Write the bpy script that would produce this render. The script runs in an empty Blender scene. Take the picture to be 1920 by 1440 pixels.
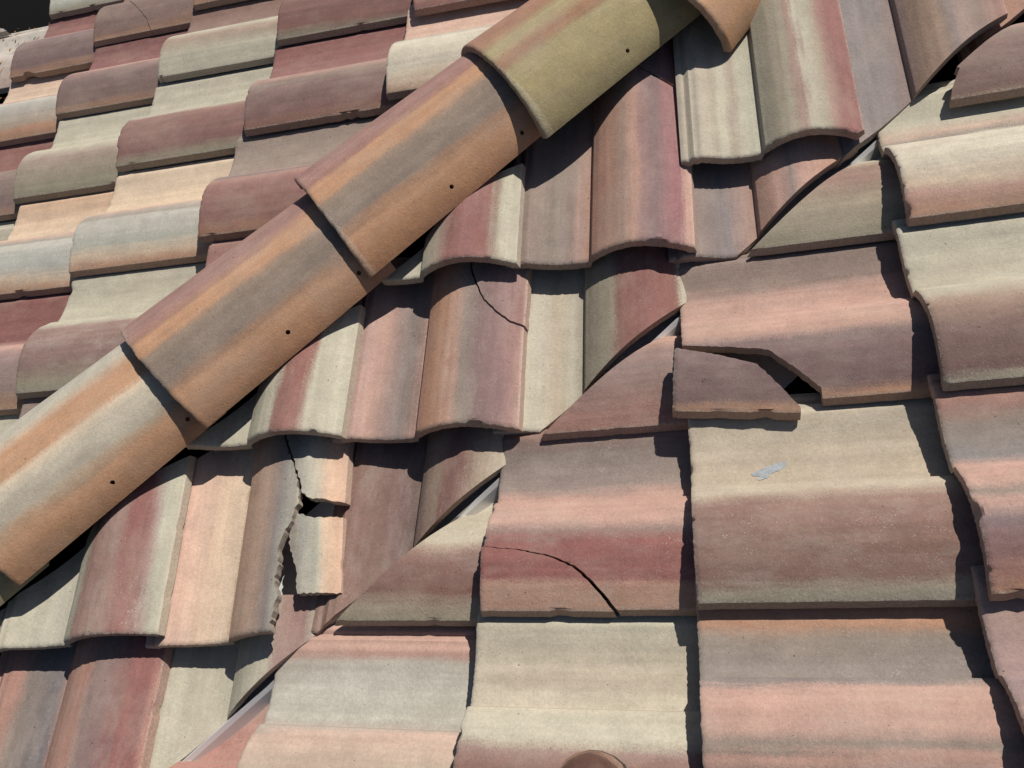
import bpy, bmesh, math, random
import numpy as np
from mathutils import Vector, Matrix, noise

# ------------------------------------------------------------------ camera
S = bpy.context.scene
CAM = (0.53349, -0.33502, 1.20694)
CROT = (0.56966, 0.16861, 0.06225)
FPX = 1588.27
cd = bpy.data.cameras.new('camera'); cam = bpy.data.objects.new('camera', cd)
S.collection.objects.link(cam)
cam.location = CAM; cam.rotation_euler = CROT
cd.sensor_width = 36.0; cd.lens = FPX / 1920 * 36.0
cd.clip_start = 0.02; cd.clip_end = 500
S.camera = cam
# ------------------------------------------------------------------ light
SUN_AZ, SUN_EL = math.radians(55), math.radians(53)      # azimuth counted from +x towards +y
w = bpy.data.worlds.new('World'); S.world = w; w.use_nodes = True
nt = w.node_tree
sky = nt.nodes.new('ShaderNodeTexSky'); sky.sky_type = 'NISHITA'; sky.sun_disc = False
sky.sun_elevation = SUN_EL; sky.sun_rotation = math.pi/2 - SUN_AZ
nt.links.new(sky.outputs[0], nt.nodes['Background'].inputs[0])
nt.nodes['Background'].inputs[1].default_value = 0.05
sl = bpy.data.lights.new('sun', 'SUN'); sl.energy = 5.0; sl.angle = math.radians(0.5); sl.color = (1.0, 0.935, 0.85)
so = bpy.data.objects.new('sun', sl); S.collection.objects.link(so)
LD = Vector((math.cos(SUN_EL)*math.cos(SUN_AZ), math.cos(SUN_EL)*math.sin(SUN_AZ), math.sin(SUN_EL)))
so.rotation_euler = LD.to_track_quat('Z', 'Y').to_euler(); so.location = LD*20
S.view_settings.view_transform = 'Standard'; S.view_settings.look = 'None'
S.view_settings.exposure = 0.04; S.view_settings.gamma = 1.0

# ------------------------------------------------------------------ roof planes and pixel rays
TC, TB, TA, DH = 0.19119, 0.21620, 0.19348, 0.74471
RCAM = cam.rotation_euler.to_matrix()
def unit(v): return Vector(v).normalized()
class Plane:
    def __init__(s, n, c, u):
        L = Vector(n).length
        s.n = Vector(n)/L; s.c = c/L; s.u = unit(u); s.v = s.n.cross(s.u)
PB = Plane((0, -TB, 1), 0.0, (1, 0, 0))
PC = Plane((-TC, 0, 1), 0.0, (0, -1, 0))
PA = Plane((-TA, 0, 1), TA*DH, (0, -1, 0))
PL = {'A': PA, 'B': PB, 'C': PC}
def hit(px, pl, h=0.0):
    """the point h above a roof plane that the photo shows at pixel px (1920 x 1440)"""
    r = RCAM @ Vector(((px[0]-960)/FPX, -(px[1]-720)/FPX, -1.0))
    o = Vector(CAM)
    return o + r*((pl.c + h - pl.n.dot(o))/pl.n.dot(r))
# hip frame: along D (uphill), across X (towards the middle slope), normal N
HD = unit((1, TA/TB, TA)); HX = unit((HD.y, -HD.x, 0)); HN = HX.cross(HD)
HP0 = Vector((0, TA*DH/TB, TA*DH))
VD = unit((1, TC/TB, TC)); VX = unit((VD.y, -VD.x, 0)); VN = VX.cross(VD)   # valley

# ------------------------------------------------------------------ colour helpers
K_ALB = 0.86
def lin(c):
    c = c/255.0
    return c/12.92 if c <= 0.04045 else ((c+0.055)/1.055)**2.4
def alb(rgb, k=K_ALB, sat=0.93):
    c = [0.33*(lin(x)/0.33)**0.90 for x in rgb]; y = .2126*c[0]+.7152*c[1]+.0722*c[2]
    return tuple(min(0.85, (y+(x-y)*sat)*k) for x in c) + (1.0,)
PAL = dict(
 BG=(188,182,160), BT=(182,166,143), CR=(214,190,162), CW=(206,196,174), PK=(188,148,133), OR=(184,136,106), OB=(166,124,96),
 RD=(138,88,82), RB=(132,94,84), MR=(134,102,91), PG=(139,119,109), GY=(136,123,112), GD=(124,112,104), BL=(184,180,168),
 BD=(150,142,120), OL=(166,150,104), OD=(150,138,98), PR=(158,118,108), PU=(126,105,100), WH=(196,188,176), GB=(158,152,140),
 BK=(104,88,80), DR=(120,76,74), HO=(188,140,105), HG=(136,119,104), HP=(166,122,108), SL=(150,122,104))

class NB:
    def __init__(s, name):
        s.m = bpy.data.materials.new(name); s.m.use_nodes = True
        s.t = s.m.node_tree; s.b = s.t.nodes['Principled BSDF']
    def n(s, typ, **kw):
        o = s.t.nodes.new(typ)
        for k, v in kw.items(): setattr(o, k, v)
        return o
    def l(s, a, b): s.t.links.new(a, b)
    def math(s, op, a, b=None, c=None, clamp=False):
        o = s.n('ShaderNodeMath', operation=op); o.use_clamp = clamp
        for i, x in enumerate((a, b, c)):
            if x is None: continue
            if isinstance(x, (int, float)): o.inputs[i].default_value = x
            else: s.l(x, o.inputs[i])
        return o.outputs[0]
    def noise(s, vec, scale, detail=3, rough=0.55):
        o = s.n('ShaderNodeTexNoise'); s.l(vec, o.inputs['Vector'])
        o.inputs['Scale'].default_value = scale; o.inputs['Detail'].default_value = detail
        o.inputs['Roughness'].default_value = rough
        return o.outputs[0]
    def vscale(s, vec, sc):
        o = s.n('ShaderNodeVectorMath', operation='MULTIPLY'); s.l(vec, o.inputs[0]); o.inputs[1].default_value = sc
        return o.outputs[0]
    def vadd(s, a, b):
        o = s.n('ShaderNodeVectorMath', operation='ADD'); s.l(a, o.inputs[0])
        if isinstance(b, tuple): o.inputs[1].default_value = b
        else: s.l(b, o.inputs[1])
        return o.outputs[0]
    def mapr(s, x, a, b, c, d):
        o = s.n('ShaderNodeMapRange'); s.l(x, o.inputs[0])
        for i, v in enumerate((a, b, c, d)): o.inputs[i+1].default_value = v
        return o.outputs[0]
    def mix(s, fac, a, b, mode='MIX'):
        o = s.n('ShaderNodeMix', data_type='RGBA', blend_type=mode)
        if isinstance(fac, (int, float)): o.inputs[0].default_value = fac
        else: s.l(fac, o.inputs[0])
        for i, x in ((6, a), (7, b)):
            if isinstance(x, tuple): o.inputs[i].default_value = x
            else: s.l(x, o.inputs[i])
        return o.outputs[2]

MATN = [0]
def tile_mat(stops, width, axis_len=0.42, specks=0.5, grain=1.0, hip=False, k=K_ALB):
    """blended-colour concrete: colour bands run along the tile, s = 0 at its left edge and 1 at its right edge"""
    MATN[0] += 1; seed = MATN[0]*7.31
    b = NB('blended_concrete')
    tc = b.n('ShaderNodeTexCoord'); sep = b.n('ShaderNodeSeparateXYZ'); b.l(tc.outputs['Object'], sep.inputs[0])
    P = b.vadd(tc.outputs['Object'], (seed*0.37 % 9, seed*0.73 % 7, seed*0.19 % 5))
    if hip:   # across the half barrel: fraction of the arc
        s0 = b.math('ADD', b.math('DIVIDE', sep.outputs[0], width), 0.5)
    else:
        s0 = b.math('ADD', b.math('DIVIDE', sep.outputs[0], width), 1.0)
    streakv = b.vscale(P, (60.0, 2.2, 20.0))
    lowv = b.vscale(P, (9.0, 3.0, 6.0))
    st = b.noise(streakv, 1.0, 3, 0.6); lo = b.noise(lowv, 1.0, 2, 0.5)
    fine = b.noise(P, 420, 2, 0.7)
    s1 = b.math('ADD', s0, b.math('MULTIPLY', b.math('SUBTRACT', st, 0.5), 0.085))
    s1 = b.math('ADD', s1, b.math('MULTIPLY', b.math('SUBTRACT', lo, 0.5), 0.10))
    mid = b.noise(b.vscale(P, (55, 16, 55)), 1.0, 4, 0.65)
    s1 = b.math('ADD', s1, b.math('MULTIPLY', b.math('SUBTRACT', mid, 0.5), 0.06))
    s1 = b.math('ADD', s1, b.math('MULTIPLY', b.math('SUBTRACT', fine, 0.5), 0.09))
    ramp = b.n('ShaderNodeValToRGB'); ramp.color_ramp.interpolation = 'LINEAR'
    cr = ramp.color_ramp
    while len(cr.elements) > 1: cr.elements.remove(cr.elements[-1])
    for i, (p, c) in enumerate(stops):
        c = PAL[c] if isinstance(c, str) else c
        e = cr.elements[0] if i == 0 else cr.elements.new(min(max(p, 0), 1))
        e.position = min(max(p, 0), 1); e.color = alb(c, k)
    b.l(s1, ramp.inputs[0])
    col = ramp.outputs[0]
    # light wash of streaks, blotches and sand grain
    v1 = b.mapr(st, 0.3, 0.7, 0.90, 1.10); v2 = b.mapr(b.noise(P, 26, 4, 0.6), 0.3, 0.7, 0.90, 1.10)
    v3 = b.mapr(b.noise(P, 620, 3, 0.85), 0.3, 0.7, 1-0.12*grain, 1+0.12*grain)
    v4 = b.mapr(b.noise(P, 190, 4, 0.75), 0.3, 0.7, 0.88, 1.12)
    val = b.math('MULTIPLY', b.math('MULTIPLY', v1, v2), b.math('MULTIPLY', v3, v4))
    comb = b.n('ShaderNodeCombineColor'); 
    for i in range(3): b.l(val, comb.inputs[i])
    col = b.mix(1.0, col, comb.outputs[0], 'MULTIPLY')
    stain = b.mapr(b.noise(b.vscale(P, (14, 5, 14)), 1.0, 5, 0.7), 0.52, 0.75, 0.0, 0.30)
    col = b.mix(stain, col, alb((134,118,106), k))
    fade = b.mapr(b.noise(b.vadd(b.vscale(P, (11, 6, 11)), (5.0, 3.0, 1.0)), 1.0, 4, 0.65), 0.50, 0.75, 0.0, 0.30)
    col = b.mix(fade, col, alb((186,168,150), k))
    # lime bloom: pale specks gathered in patches
    patch = b.mapr(b.noise(b.vscale(P, (7, 4, 7)), 1.0, 2, 0.5), 0.40, 0.66, 0.0, 0.6)
    sp = b.n('ShaderNodeTexVoronoi'); b.l(b.vscale(P, (1.0, 0.8, 1.0)), sp.inputs['Vector']); sp.inputs['Scale'].default_value = 300
    sz = b.mapr(b.noise(P, 60, 3, 0.6), 0.38, 0.72, 0.0, 0.36)
    dot = b.math('LESS_THAN', sp.outputs['Distance'], sz)
    spk = b.math('MULTIPLY', b.math('MULTIPLY', dot, patch), specks, clamp=True)
    col = b.mix(spk, col, alb((214,206,194), k))
    film = b.math('MULTIPLY', b.mapr(b.noise(b.vscale(P, (34, 11, 34)), 1.0, 5, 0.75), 0.50, 0.78, 0.0, 0.5), specks, clamp=True)
    col = b.mix(film, col, alb((186,178,168), k))
    sand = b.mapr(b.noise(P, 540, 2, 0.9), 0.60, 0.72, 0.0, 0.42)
    sand = b.math('MULTIPLY', sand, b.mapr(b.noise(b.vscale(P, (16, 7, 16)), 1.0, 4, 0.7), 0.35, 0.7, 0.25, 1.0))
    col = b.mix(sand, col, alb((206,196,184), k))
    # small dark pits
    pv = b.n('ShaderNodeTexVoronoi'); b.l(P, pv.inputs['Vector']); pv.inputs['Scale'].default_value = 95
    pit = b.math('LESS_THAN', pv.outputs['Distance'], b.mapr(b.noise(P, 33, 2, 0.5), 0.48, 0.78, 0.0, 0.17))
    col = b.mix(b.math('MULTIPLY', pit, 0.7), col, alb((70,58,50), k))
    # broken and cut faces, butts and side edges are raw unfinished concrete; the finish stops in a pale crumbly rim
    sn = b.n('ShaderNodeSeparateXYZ'); b.l(tc.outputs['Normal'], sn.inputs[0])
    face = b.math('ABSOLUTE', sn.outputs[1]) if hip else b.math('SUBTRACT', 1.0, b.math('ABSOLUTE', sn.outputs[2]))
    raw = b.mapr(b.math('ADD', face, b.math('MULTIPLY', b.math('SUBTRACT', fine, 0.5), 0.25)), 0.45, 0.62, 0.0, 1.0)
    rawc = b.mix(b.mapr(b.noise(P, 240, 4, 0.7), 0.35, 0.65, 0.0, 1.0), alb((146,126,110), k), alb((198,174,154), k))
    col = b.mix(b.math('MULTIPLY', raw, 0.55, clamp=True), col, rawc)
    edgef = b.mapr(sep.outputs[1], 0.0005, 0.0035, 1.0, 0.0)
    if not hip: edgef = b.math('MAXIMUM', edgef, b.mapr(sep.outputs[0], -0.0045, -0.001, 0.0, 1.0))
    crumb = b.math('MULTIPLY', b.math('MULTIPLY', edgef, b.mapr(b.noise(P, 330, 3, 0.7), 0.42, 0.58, 0.0, 1.0)), 0.5)
    col = b.mix(b.math('MULTIPLY', crumb, b.math('SUBTRACT', 1.0, raw), clamp=True), col, alb((204,194,178), k))
    b.l(col, b.b.inputs['Base Color'])
    b.b.inputs['Roughness'].default_value = 0.88
    b.b.inputs['Specular IOR Level'].default_value = 0.25
    hgt = b.math('ADD', b.math('MULTIPLY', b.noise(P, 300, 4, 0.75), 0.9), b.math('MULTIPLY', b.noise(P, 90, 3, 0.6), 0.6))
    hgt = b.math('SUBTRACT', hgt, b.math('MULTIPLY', pit, 0.6))
    bp = b.n('ShaderNodeBump'); bp.inputs['Strength'].default_value = 0.65*grain; bp.inputs['Distance'].default_value = 0.0012
    b.l(hgt, bp.inputs['Height']); b.l(bp.outputs[0], b.b.inputs['Normal'])
    return b.m
def flat_mat(name, rgb, rough=0.85, metal=0.0, nscale=40, amt=0.25, bump=0.3, bd=0.002):
    b = NB(name); tc = b.n('ShaderNodeTexCoord'); P = tc.outputs['Object']
    v = b.mapr(b.noise(P, nscale, 5, 0.65), 0.25, 0.75, 1-amt, 1+amt)
    comb = b.n('ShaderNodeCombineColor')
    for i in range(3): b.l(v, comb.inputs[i])
    c = tuple(lin(x) for x in rgb) + (1.0,)
    b.l(b.mix(1.0, c, comb.outputs[0], 'MULTIPLY'), b.b.inputs['Base Color'])
    b.b.inputs['Roughness'].default_value = rough; b.b.inputs['Metallic'].default_value = metal
    bp = b.n('ShaderNodeBump'); bp.inputs['Strength'].default_value = bump; bp.inputs['Distance'].default_value = bd
    b.l(b.noise(P, nscale*3, 4, 0.7), bp.inputs['Height']); b.l(bp.outputs[0], b.b.inputs['Normal'])
    return b.m

# ------------------------------------------------------------------ object helpers
def tag(o, label=None, cat=None, group=None, kind=None):
    if label: o['label'] = label
    if cat: o['category'] = cat
    if group: o['group'] = group
    if kind: o['kind'] = kind
    return o
def link(name, bm, mat, parent=None, mtx=None, smooth=False):
    me = bpy.data.meshes.new(name); bm.normal_update(); bm.to_mesh(me); bm.free()
    o = bpy.data.objects.new(name, me); S.collection.objects.link(o); me.materials.append(mat)
    if smooth:
        for p in me.polygons: p.use_smooth = True
        me.set_sharp_from_angle(angle=math.radians(32))
    if mtx is not None: o.matrix_world = mtx
    if parent is not None: o.parent = parent
    return o
def cut(bm, co, no):
    """slice away what lies on the side of the plane that no points to, and close the cut"""
    g = bm.verts[:] + bm.edges[:] + bm.faces[:]
    bmesh.ops.bisect_plane(bm, geom=g, plane_co=co, plane_no=no, clear_outer=True, dist=1e-6)
    be = [e for e in bm.edges if e.is_boundary]
    if be:
        bmesh.ops.triangle_fill(bm, edges=be, use_beauty=True)
        be = [e for e in bm.edges if e.is_boundary]
        if be: bmesh.ops.holes_fill(bm, edges=be, sides=0)
    bmesh.ops.recalc_face_normals(bm, faces=bm.faces[:])
def boolean(bm, cutter, op, solver='EXACT'):
    """exact boolean of two closed bmeshes, returned as a new bmesh"""
    def tmp(b):
        me = bpy.data.meshes.new('tmp'); bmesh.ops.recalc_face_normals(b, faces=b.faces[:]); b.to_mesh(me)
        o = bpy.data.objects.new('tmp', me); S.collection.objects.link(o); return o
    a, c = tmp(bm), tmp(cutter)
    m = a.modifiers.new('b', 'BOOLEAN'); m.operation = op; m.solver = solver; m.object = c
    dg = bpy.context.evaluated_depsgraph_get(); dg.update()
    me = bpy.data.meshes.new_from_object(a.evaluated_get(dg))
    out = bmesh.new(); out.from_mesh(me)
    bpy.data.meshes.remove(me)
    for o in (a, c):
        d = o.data; bpy.data.objects.remove(o); bpy.data.meshes.remove(d)
    return out
def jag(pts, amp, seed, step=0.006, closed=True):
    """subdivide a polyline and make it ragged, as broken concrete is"""
    rnd = random.Random(seed); out = []
    n = len(pts)
    for i in range(n if closed else n-1):
        a, b = Vector(pts[i]), Vector(pts[(i+1) % n]); L = (b-a).length
        k = max(1, int(L/step)); d = (b-a); pr = Vector((-d.y, d.x)).normalized() if L > 1e-6 else Vector((0, 0))
        for j in range(k):
            f = j/k
            out.append(a + d*f + pr*(rnd.uniform(-amp, amp) if j else rnd.uniform(-amp, amp)*0.4))
    return out
def prism(poly, z0, z1):
    bm = bmesh.new()
    lo = [bm.verts.new((p[0], p[1], z0)) for p in poly]; hi = [bm.verts.new((p[0], p[1], z1)) for p in poly]
    n = len(poly)
    for i in range(n):
        j = (i+1) % n; bm.faces.new((lo[i], lo[j], hi[j], hi[i]))
    bm.faces.new(list(reversed(lo))); bm.faces.new(hi)
    bmesh.ops.recalc_face_normals(bm, faces=bm.faces[:])
    return bm

# ------------------------------------------------------------------ the S tile
PROF = [(-0.110,-0.0225),(-0.085,-0.0195),(-0.075,-0.0195),(-0.062,-0.0225),(-0.045,-0.0195),(-0.034,-0.0145),(-0.022,-0.0145),(-0.010,-0.0155),
        (0.02,-0.0125),(0.06,-0.0150),(0.12,-0.0190),(0.20,-0.0222),(0.28,-0.0224),(0.34,-0.0210),(0.400,-0.0182),
        (0.411,-0.0060),(0.45,0.0040),(0.50,0.0140),(0.56,0.0228),(0.62,0.0284),(0.67,0.0306),(0.72,0.0303),(0.78,0.0280),
        (0.84,0.0236),(0.90,0.0174),(0.95,0.0112),(0.98,0.0069),(1.0,0.0040)]
PX_ = [p[0] for p in PROF]; PH_ = [p[1] for p in PROF]
def sample_s():
    s = list(np.arange(-0.11, 0.375, 0.012)) + [0.384, 0.392, 0.3985, 0.4005, 0.4055, 0.4105, 0.4125, 0.418] + list(np.arange(0.426, 0.985, 0.0105)) + [0.985, 0.993, 1.0]
    return s
def smooth_h(s):
    k = [(-0.006, .25), (0, .5), (0.006, .25)] if not 0.385 < s < 0.425 else [(0, 1)]
    return sum(np.interp(s+d, PX_, PH_)*wt for d, wt in k)
THICK = 0.0165
def tile_bm(W, L, seed):
    rnd = random.Random(seed); bm = bmesh.new(); sv = sample_s()
    off = Vector((rnd.uniform(0, 50), rnd.uniform(0, 50), rnd.uniform(0, 50)))
    vs = [0.0, 0.0014, 0.0035, 0.008, 0.016, 0.03] + list(np.linspace(0.042, L, 30))
    rows = []
    for v in vs:
        top, bot = [], []
        for i, s in enumerate(sv):
            x = (s-1)*W; h = smooth_h(s)
            q = Vector((x*9, v*6, 0)) + off
            wob = noise.noise(q)*0.0007 + noise.noise(q*6)*0.00025
            edge = max(0.0, 1-v/0.006)
            rag = (noise.noise(Vector((x*330, v*60, 3))+off)*0.0012 + noise.noise(Vector((x*90, 0, 7))+off)*0.0006)*edge
            chip = max(0.0, noise.noise(Vector((x*42, 21, 0))+off)-0.40)*0.020 + max(0.0, noise.noise(Vector((x*120, 31, 0))+off)-0.42)*0.010
            rag += chip*edge*0.55
            drop = chip*0.5*max(0.0, 1-v/0.008) + 0.0022*max(0.0, 1-v/0.0035)**1.5 + (0.0010*abs(noise.noise(Vector((x*260, v*200, 11))+off)))*edge
            if s > 0.985:
                rx = noise.noise(Vector((v*180, 5, 0))+off)*0.0007 - max(0.0, noise.noise(Vector((v*70, 8, 0))+off)-0.38)*0.012
                if s >= 0.999: h -= 0.0008
            else: rx = 0
            top.append(bm.verts.new((x+rx, v+rag, h+wob-drop)))
            bh = h-THICK
            if s >= 0.999: xb, bh = x+0.0040, -0.0105
            elif s > 0.98: xb, bh = x-0.004, -0.0105
            elif s > 0.955: xb, bh = x-0.003, min(h-THICK, 0.002)
            else: xb = x
            if s < 0.30 and s > 0: bh = min(bh, h-THICK)
            rb = (noise.noise(Vector((x*300, 9, 3))+off)*0.0013)*(1 if v == 0 else 0)
            bot.append(bm.verts.new((xb+rx, v+rb, bh)))
        rows.append((top, bot))
    n = len(sv)
    for (t0, b0), (t1, b1) in zip(rows[:-1], rows[1:]):
        for i in range(n-1):
            bm.faces.new((t0[i], t0[i+1], t1[i+1], t1[i])); bm.faces.new((b0[i+1], b0[i], b1[i], b1[i+1]))
        bm.faces.new((t0[n-1], b0[n-1], b1[n-1], t1[n-1])); bm.faces.new((b0[0], t0[0], t1[0], b1[0]))
    for (t, b_), fl in ((rows[0], 0), (rows[-1], 1)):
        for i in range(n-1):
            f = (t[i], b_[i], b_[i+1], t[i+1]) if not fl else (t[i], t[i+1], b_[i+1], b_[i])
            bm.faces.new(f)
    bmesh.ops.recalc_face_normals(bm, faces=bm.faces[:])
    return bm

EXPO = 0.318
def frame(pl, px, rz=0.0, lift=0.0, ht=0.026, roll=0.0):
    o = hit(px, pl, 0.0) + pl.n*lift
    m = Matrix((pl.u, pl.v, pl.n)).transposed().to_4x4()
    m = m @ Matrix.Rotation(math.radians(rz), 4, 'Z') @ Matrix.Rotation(-math.atan2(ht, EXPO), 4, 'X') @ Matrix.Rotation(math.radians(roll), 4, 'Y')
    m.translation = o
    return m
def to_local(m, pl, px, h): 
    p = m.inverted() @ hit(px, pl, h); return (p.x, p.y)
def on_tile(m, W, px):
    """local point where the photo's ray meets the top of a tile"""
    mi = m.inverted(); o = mi @ Vector(CAM); r = mi.to_3x3() @ (RCAM @ Vector(((px[0]-960)/FPX, -(px[1]-720)/FPX, -1.0)))
    z = -.02
    for _ in range(12):
        k = (z-o.z)/r.z; p = o + r*k; z = float(np.interp(p.x/W+1, PX_, PH_))
    return Vector((p.x, p.y, z))
GRP = {'A': 'roof tiles on the slope left of the hip', 'B': 'roof tiles between the hip and the valley', 'C': 'roof tiles on the slope right of the valley'}
SEED = [100]
def tile(pl, px, stops, label, rz=0.0, W=0.287, L=0.37, lift=0.0, ht=0.039, roll=0.0, vcut=None, hcut=None, breaks=(), specks=0.5, grain=1.0, xcut=()):
    """one roof tile with its right-hand front corner seen at pixel px; breaks cut pieces off it along cracks"""
    P = PL[pl]; SEED[0] += 1; seed = SEED[0]
    m = frame(P, px, rz, lift, ht, roll); mat = tile_mat(stops, W, L, specks, grain)
    bm = tile_bm(W, L, seed); mi = m.inverted(); r3 = mi.to_3x3()
    if vcut is not None:       # sawn along the valley
        g = vcut
        side = VX if pl == 'B' else -VX
        no = (VX - VN*0.10).normalized() * (1 if pl == 'B' else -1)      # the saw was held leaning
        cut(bm, mi @ (side*-g - VN*0.020), (r3 @ no).normalized())
    if hcut is not None:       # sawn under the hip
        side = HX if pl == 'A' else -HX
        cut(bm, mi @ (HP0 + side*-hcut), (r3 @ side).normalized())
    for co, no in xcut: cut(bm, mi @ co, (r3 @ no).normalized())
    frags = []
    for bi, br in enumerate(breaks):
        poly = [to_local(m, P, p, br['h']) if br.get('flat') else on_tile(m, W, p).xy for p in br['poly']]
        poly = jag(poly, br.get('amp', 0.0012), seed*10+bi, br.get('step', 0.005))
        if br.get('piece', True):
            fp = jag([on_tile(m, W, p).xy for p in br['fpoly']], br.get('amp', 0.0012), seed*10+bi+5, br.get('step', 0.005)) if 'fpoly' in br else poly
            f = boolean(bm.copy(), prism(fp, -0.2, 0.2), 'INTERSECT'); frags.append((f, br))
        bm = boolean(bm, prism(poly, -0.2, 0.2), 'DIFFERENCE')
    o = link('roof_tile', bm, mat, None, m, True)
    tag(o, label, 'roof tile', GRP[pl], 'thing')
    for f, br in frags:
        c = Vector(br.get('about', (-0.1, 0.1, 0)))
        T = Matrix.Translation(Vector(br.get('move', (0, 0, 0)))) @ Matrix.Translation(c) @ Matrix.Rotation(math.radians(br.get('rz', 0)), 4, 'Z') @ Matrix.Rotation(math.radians(br.get('rx', 0)), 4, 'X') @ Matrix.Rotation(math.radians(br.get('ry', 0)), 4, 'Y') @ Matrix.Translation(-c)
        for co, no in br.get('cuts', ()): cut(f, co, no)
        fo = link('tile_fragment', f, mat, None, m @ T, True)
        tag(fo, br['label'], 'tile fragment', 'pieces broken off roof tiles')
    return o, m

# ------------------------------------------------------------------ the house under the tiles
house = bpy.data.objects.new('house', None); S.collection.objects.link(house)
tag(house, 'house under the tiles, its dark felted roof deck showing only in gaps', 'house', kind='thing')
felt = flat_mat('roofing_felt', (15, 15, 16), 0.95, 0, 120, 0.3, 0.4); felt.node_tree.nodes['Principled BSDF'].inputs['Specular IOR Level'].default_value = 0.08
stucco = flat_mat('stucco', (186, 174, 156), 0.9, 0, 60, 0.1, 0.5, 0.004)
wood = flat_mat('weathered_wood', (110, 92, 74), 0.85, 0, 50, 0.2)
def deck_bm(drop, depth=0.03):
    """A, B and C planes dropped below the tiles, meeting along hip and valley"""
    bm = bmesh.new()
    def zA(x): return TA*(x+DH)-drop
    def zB(y): return TB*y-drop
    def zC(x): return TC*x-drop
    XL, YF, XR, YB = -2.1, -1.4, 3.2, 3.2  # left edge carried outward; near-black felt stands in for shaded ground there
    hx = lambda y: TB*y/TA-DH
    vx = lambda y: TB*y/TC
    def pt(x, y, z): return (x, y, z)
    yA0 = TA*(XL+DH)/TB
    polys = [[(XL, YB, zA(XL)), (XL, yA0, zA(XL)), (hx(2.2), 2.2, zB(2.2)), (hx(2.2), YB, zA(hx(2.2)))],
             [(XL, yA0, zB(yA0)), (XL, YF, zB(YF)), (vx(YF), YF, zB(YF)), (vx(2.2), 2.2, zB(2.2)), (hx(2.2), 2.2, zB(2.2))],
             [(vx(YF), YF, zC(vx(YF))), (XR, YF, zC(XR)), (XR, 2.2, zC(XR)), (vx(2.2), 2.2, zC(vx(2.2)))]]
    for p in polys:
        bm.faces.new([bm.verts.new(c) for c in p])
    bmesh.ops.remove_doubles(bm, verts=bm.verts[:], dist=1e-4)
    bmesh.ops.recalc_face_normals(bm, faces=bm.faces[:])
    for f in bm.faces:
        if f.normal.z < 0: f.normal_flip()
    ex = bmesh.ops.extrude_face_region(bm, geom=bm.faces[:])
    for v in ex['geom']:
        if isinstance(v, bmesh.types.BMVert): v.co.z -= depth
    bmesh.ops.recalc_face_normals(bm, faces=bm.faces[:])
    return bm
link('roof_deck', deck_bm(0.088), felt, house)
def box_bm(x0, x1, y0, y1, z0, z1, bev=0.0):
    bm = bmesh.new(); bmesh.ops.create_cube(bm, size=1)
    for v in bm.verts: v.co = Vector((x0+(v.co.x+.5)*(x1-x0), y0+(v.co.y+.5)*(y1-y0), z0+(v.co.z+.5)*(z1-z0)))
    if bev: bmesh.ops.bevel(bm, geom=bm.edges[:], offset=bev, segments=2, affect='EDGES')
    return bm
link('wall', box_bm(-1.2, 3.1, -1.2, 3.1, -3.2, -0.75), stucco, house)
# fascia board along the left eave and an unseen nailer board added under the hip tiles to block leaking light
link('fascia', box_bm(-2.148, -2.102, -1.4, 3.2, TA*(-2.1+DH)-0.26, TA*(-2.1+DH)-0.10, 0.004), wood, house)
hb = box_bm(-1.6, 2.0, -0.018, 0.018, -0.10, 0.0)
hm = Matrix((HD, -HX, HN)).transposed().to_4x4(); hm.translation = HP0
link('hip_light_stop', hb, wood, house, hm)
g = bmesh.new(); bmesh.ops.create_grid(g, x_segments=2, y_segments=2, size=150)
for v in g.verts: v.co.z = -3.2
tag(link('ground', g, flat_mat('dark_gravel', (74, 68, 60), 0.95, 0, 3, 0.3)), kind='structure')

# metal valley: a W-shaped trough with a standing rib in the middle
def strip(name, prof, P0, D, X, N, a, b, mat, thick=0.0008, seg=30):
    bm = bmesh.new(); prev = None
    for k in range(seg+1):
        q = P0 + D*(a+(b-a)*k/seg)
        top = [bm.verts.new(q + X*x + N*z) for x, z in prof]; bot = [bm.verts.new(q + X*x + N*(z-thick)) for x, z in prof]
        if prev:
            pt, pb = prev
            for i in range(len(prof)-1):
                bm.faces.new((pt[i], pt[i+1], top[i+1], top[i])); bm.faces.new((pb[i+1], pb[i], bot[i], bot[i+1]))
            bm.faces.new((pt[0], top[0], bot[0], pb[0])); bm.faces.new((pt[-1], pb[-1], bot[-1], top[-1]))
        prev = (top, bot)
    bmesh.ops.recalc_face_normals(bm, faces=bm.faces[:])
    return link(name, bm, mat)
zinc = NB('galvanised_metal')
_tc = zinc.n('ShaderNodeTexCoord'); zinc.b.inputs['Metallic'].default_value = 0.35
zinc.b.inputs['Base Color'].default_value = (0.78, 0.80, 0.82, 1)
zinc.l(zinc.mapr(zinc.noise(_tc.outputs['Object'], 25, 4, .6), .3, .7, .38, .58), zinc.b.inputs['Roughness'])
kk = 0.13
vp = [(-0.20, 0.20*kk-0.071), (-0.06, 0.06*kk-0.071), (-0.013, -0.060), (-0.007, -0.038), (-0.002, -0.0305), (0.003, -0.038), (0.010, -0.060), (0.06, 0.06*kk-0.071), (0.20, 0.20*kk-0.071)]
tag(strip('valley_flashing', vp, Vector((0, 0, 0)), VD, VX, VN, -1.4, 1.25, zinc.m), 'bare metal valley flashing glinting in the gaps along the diagonal valley', 'flashing')

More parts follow.
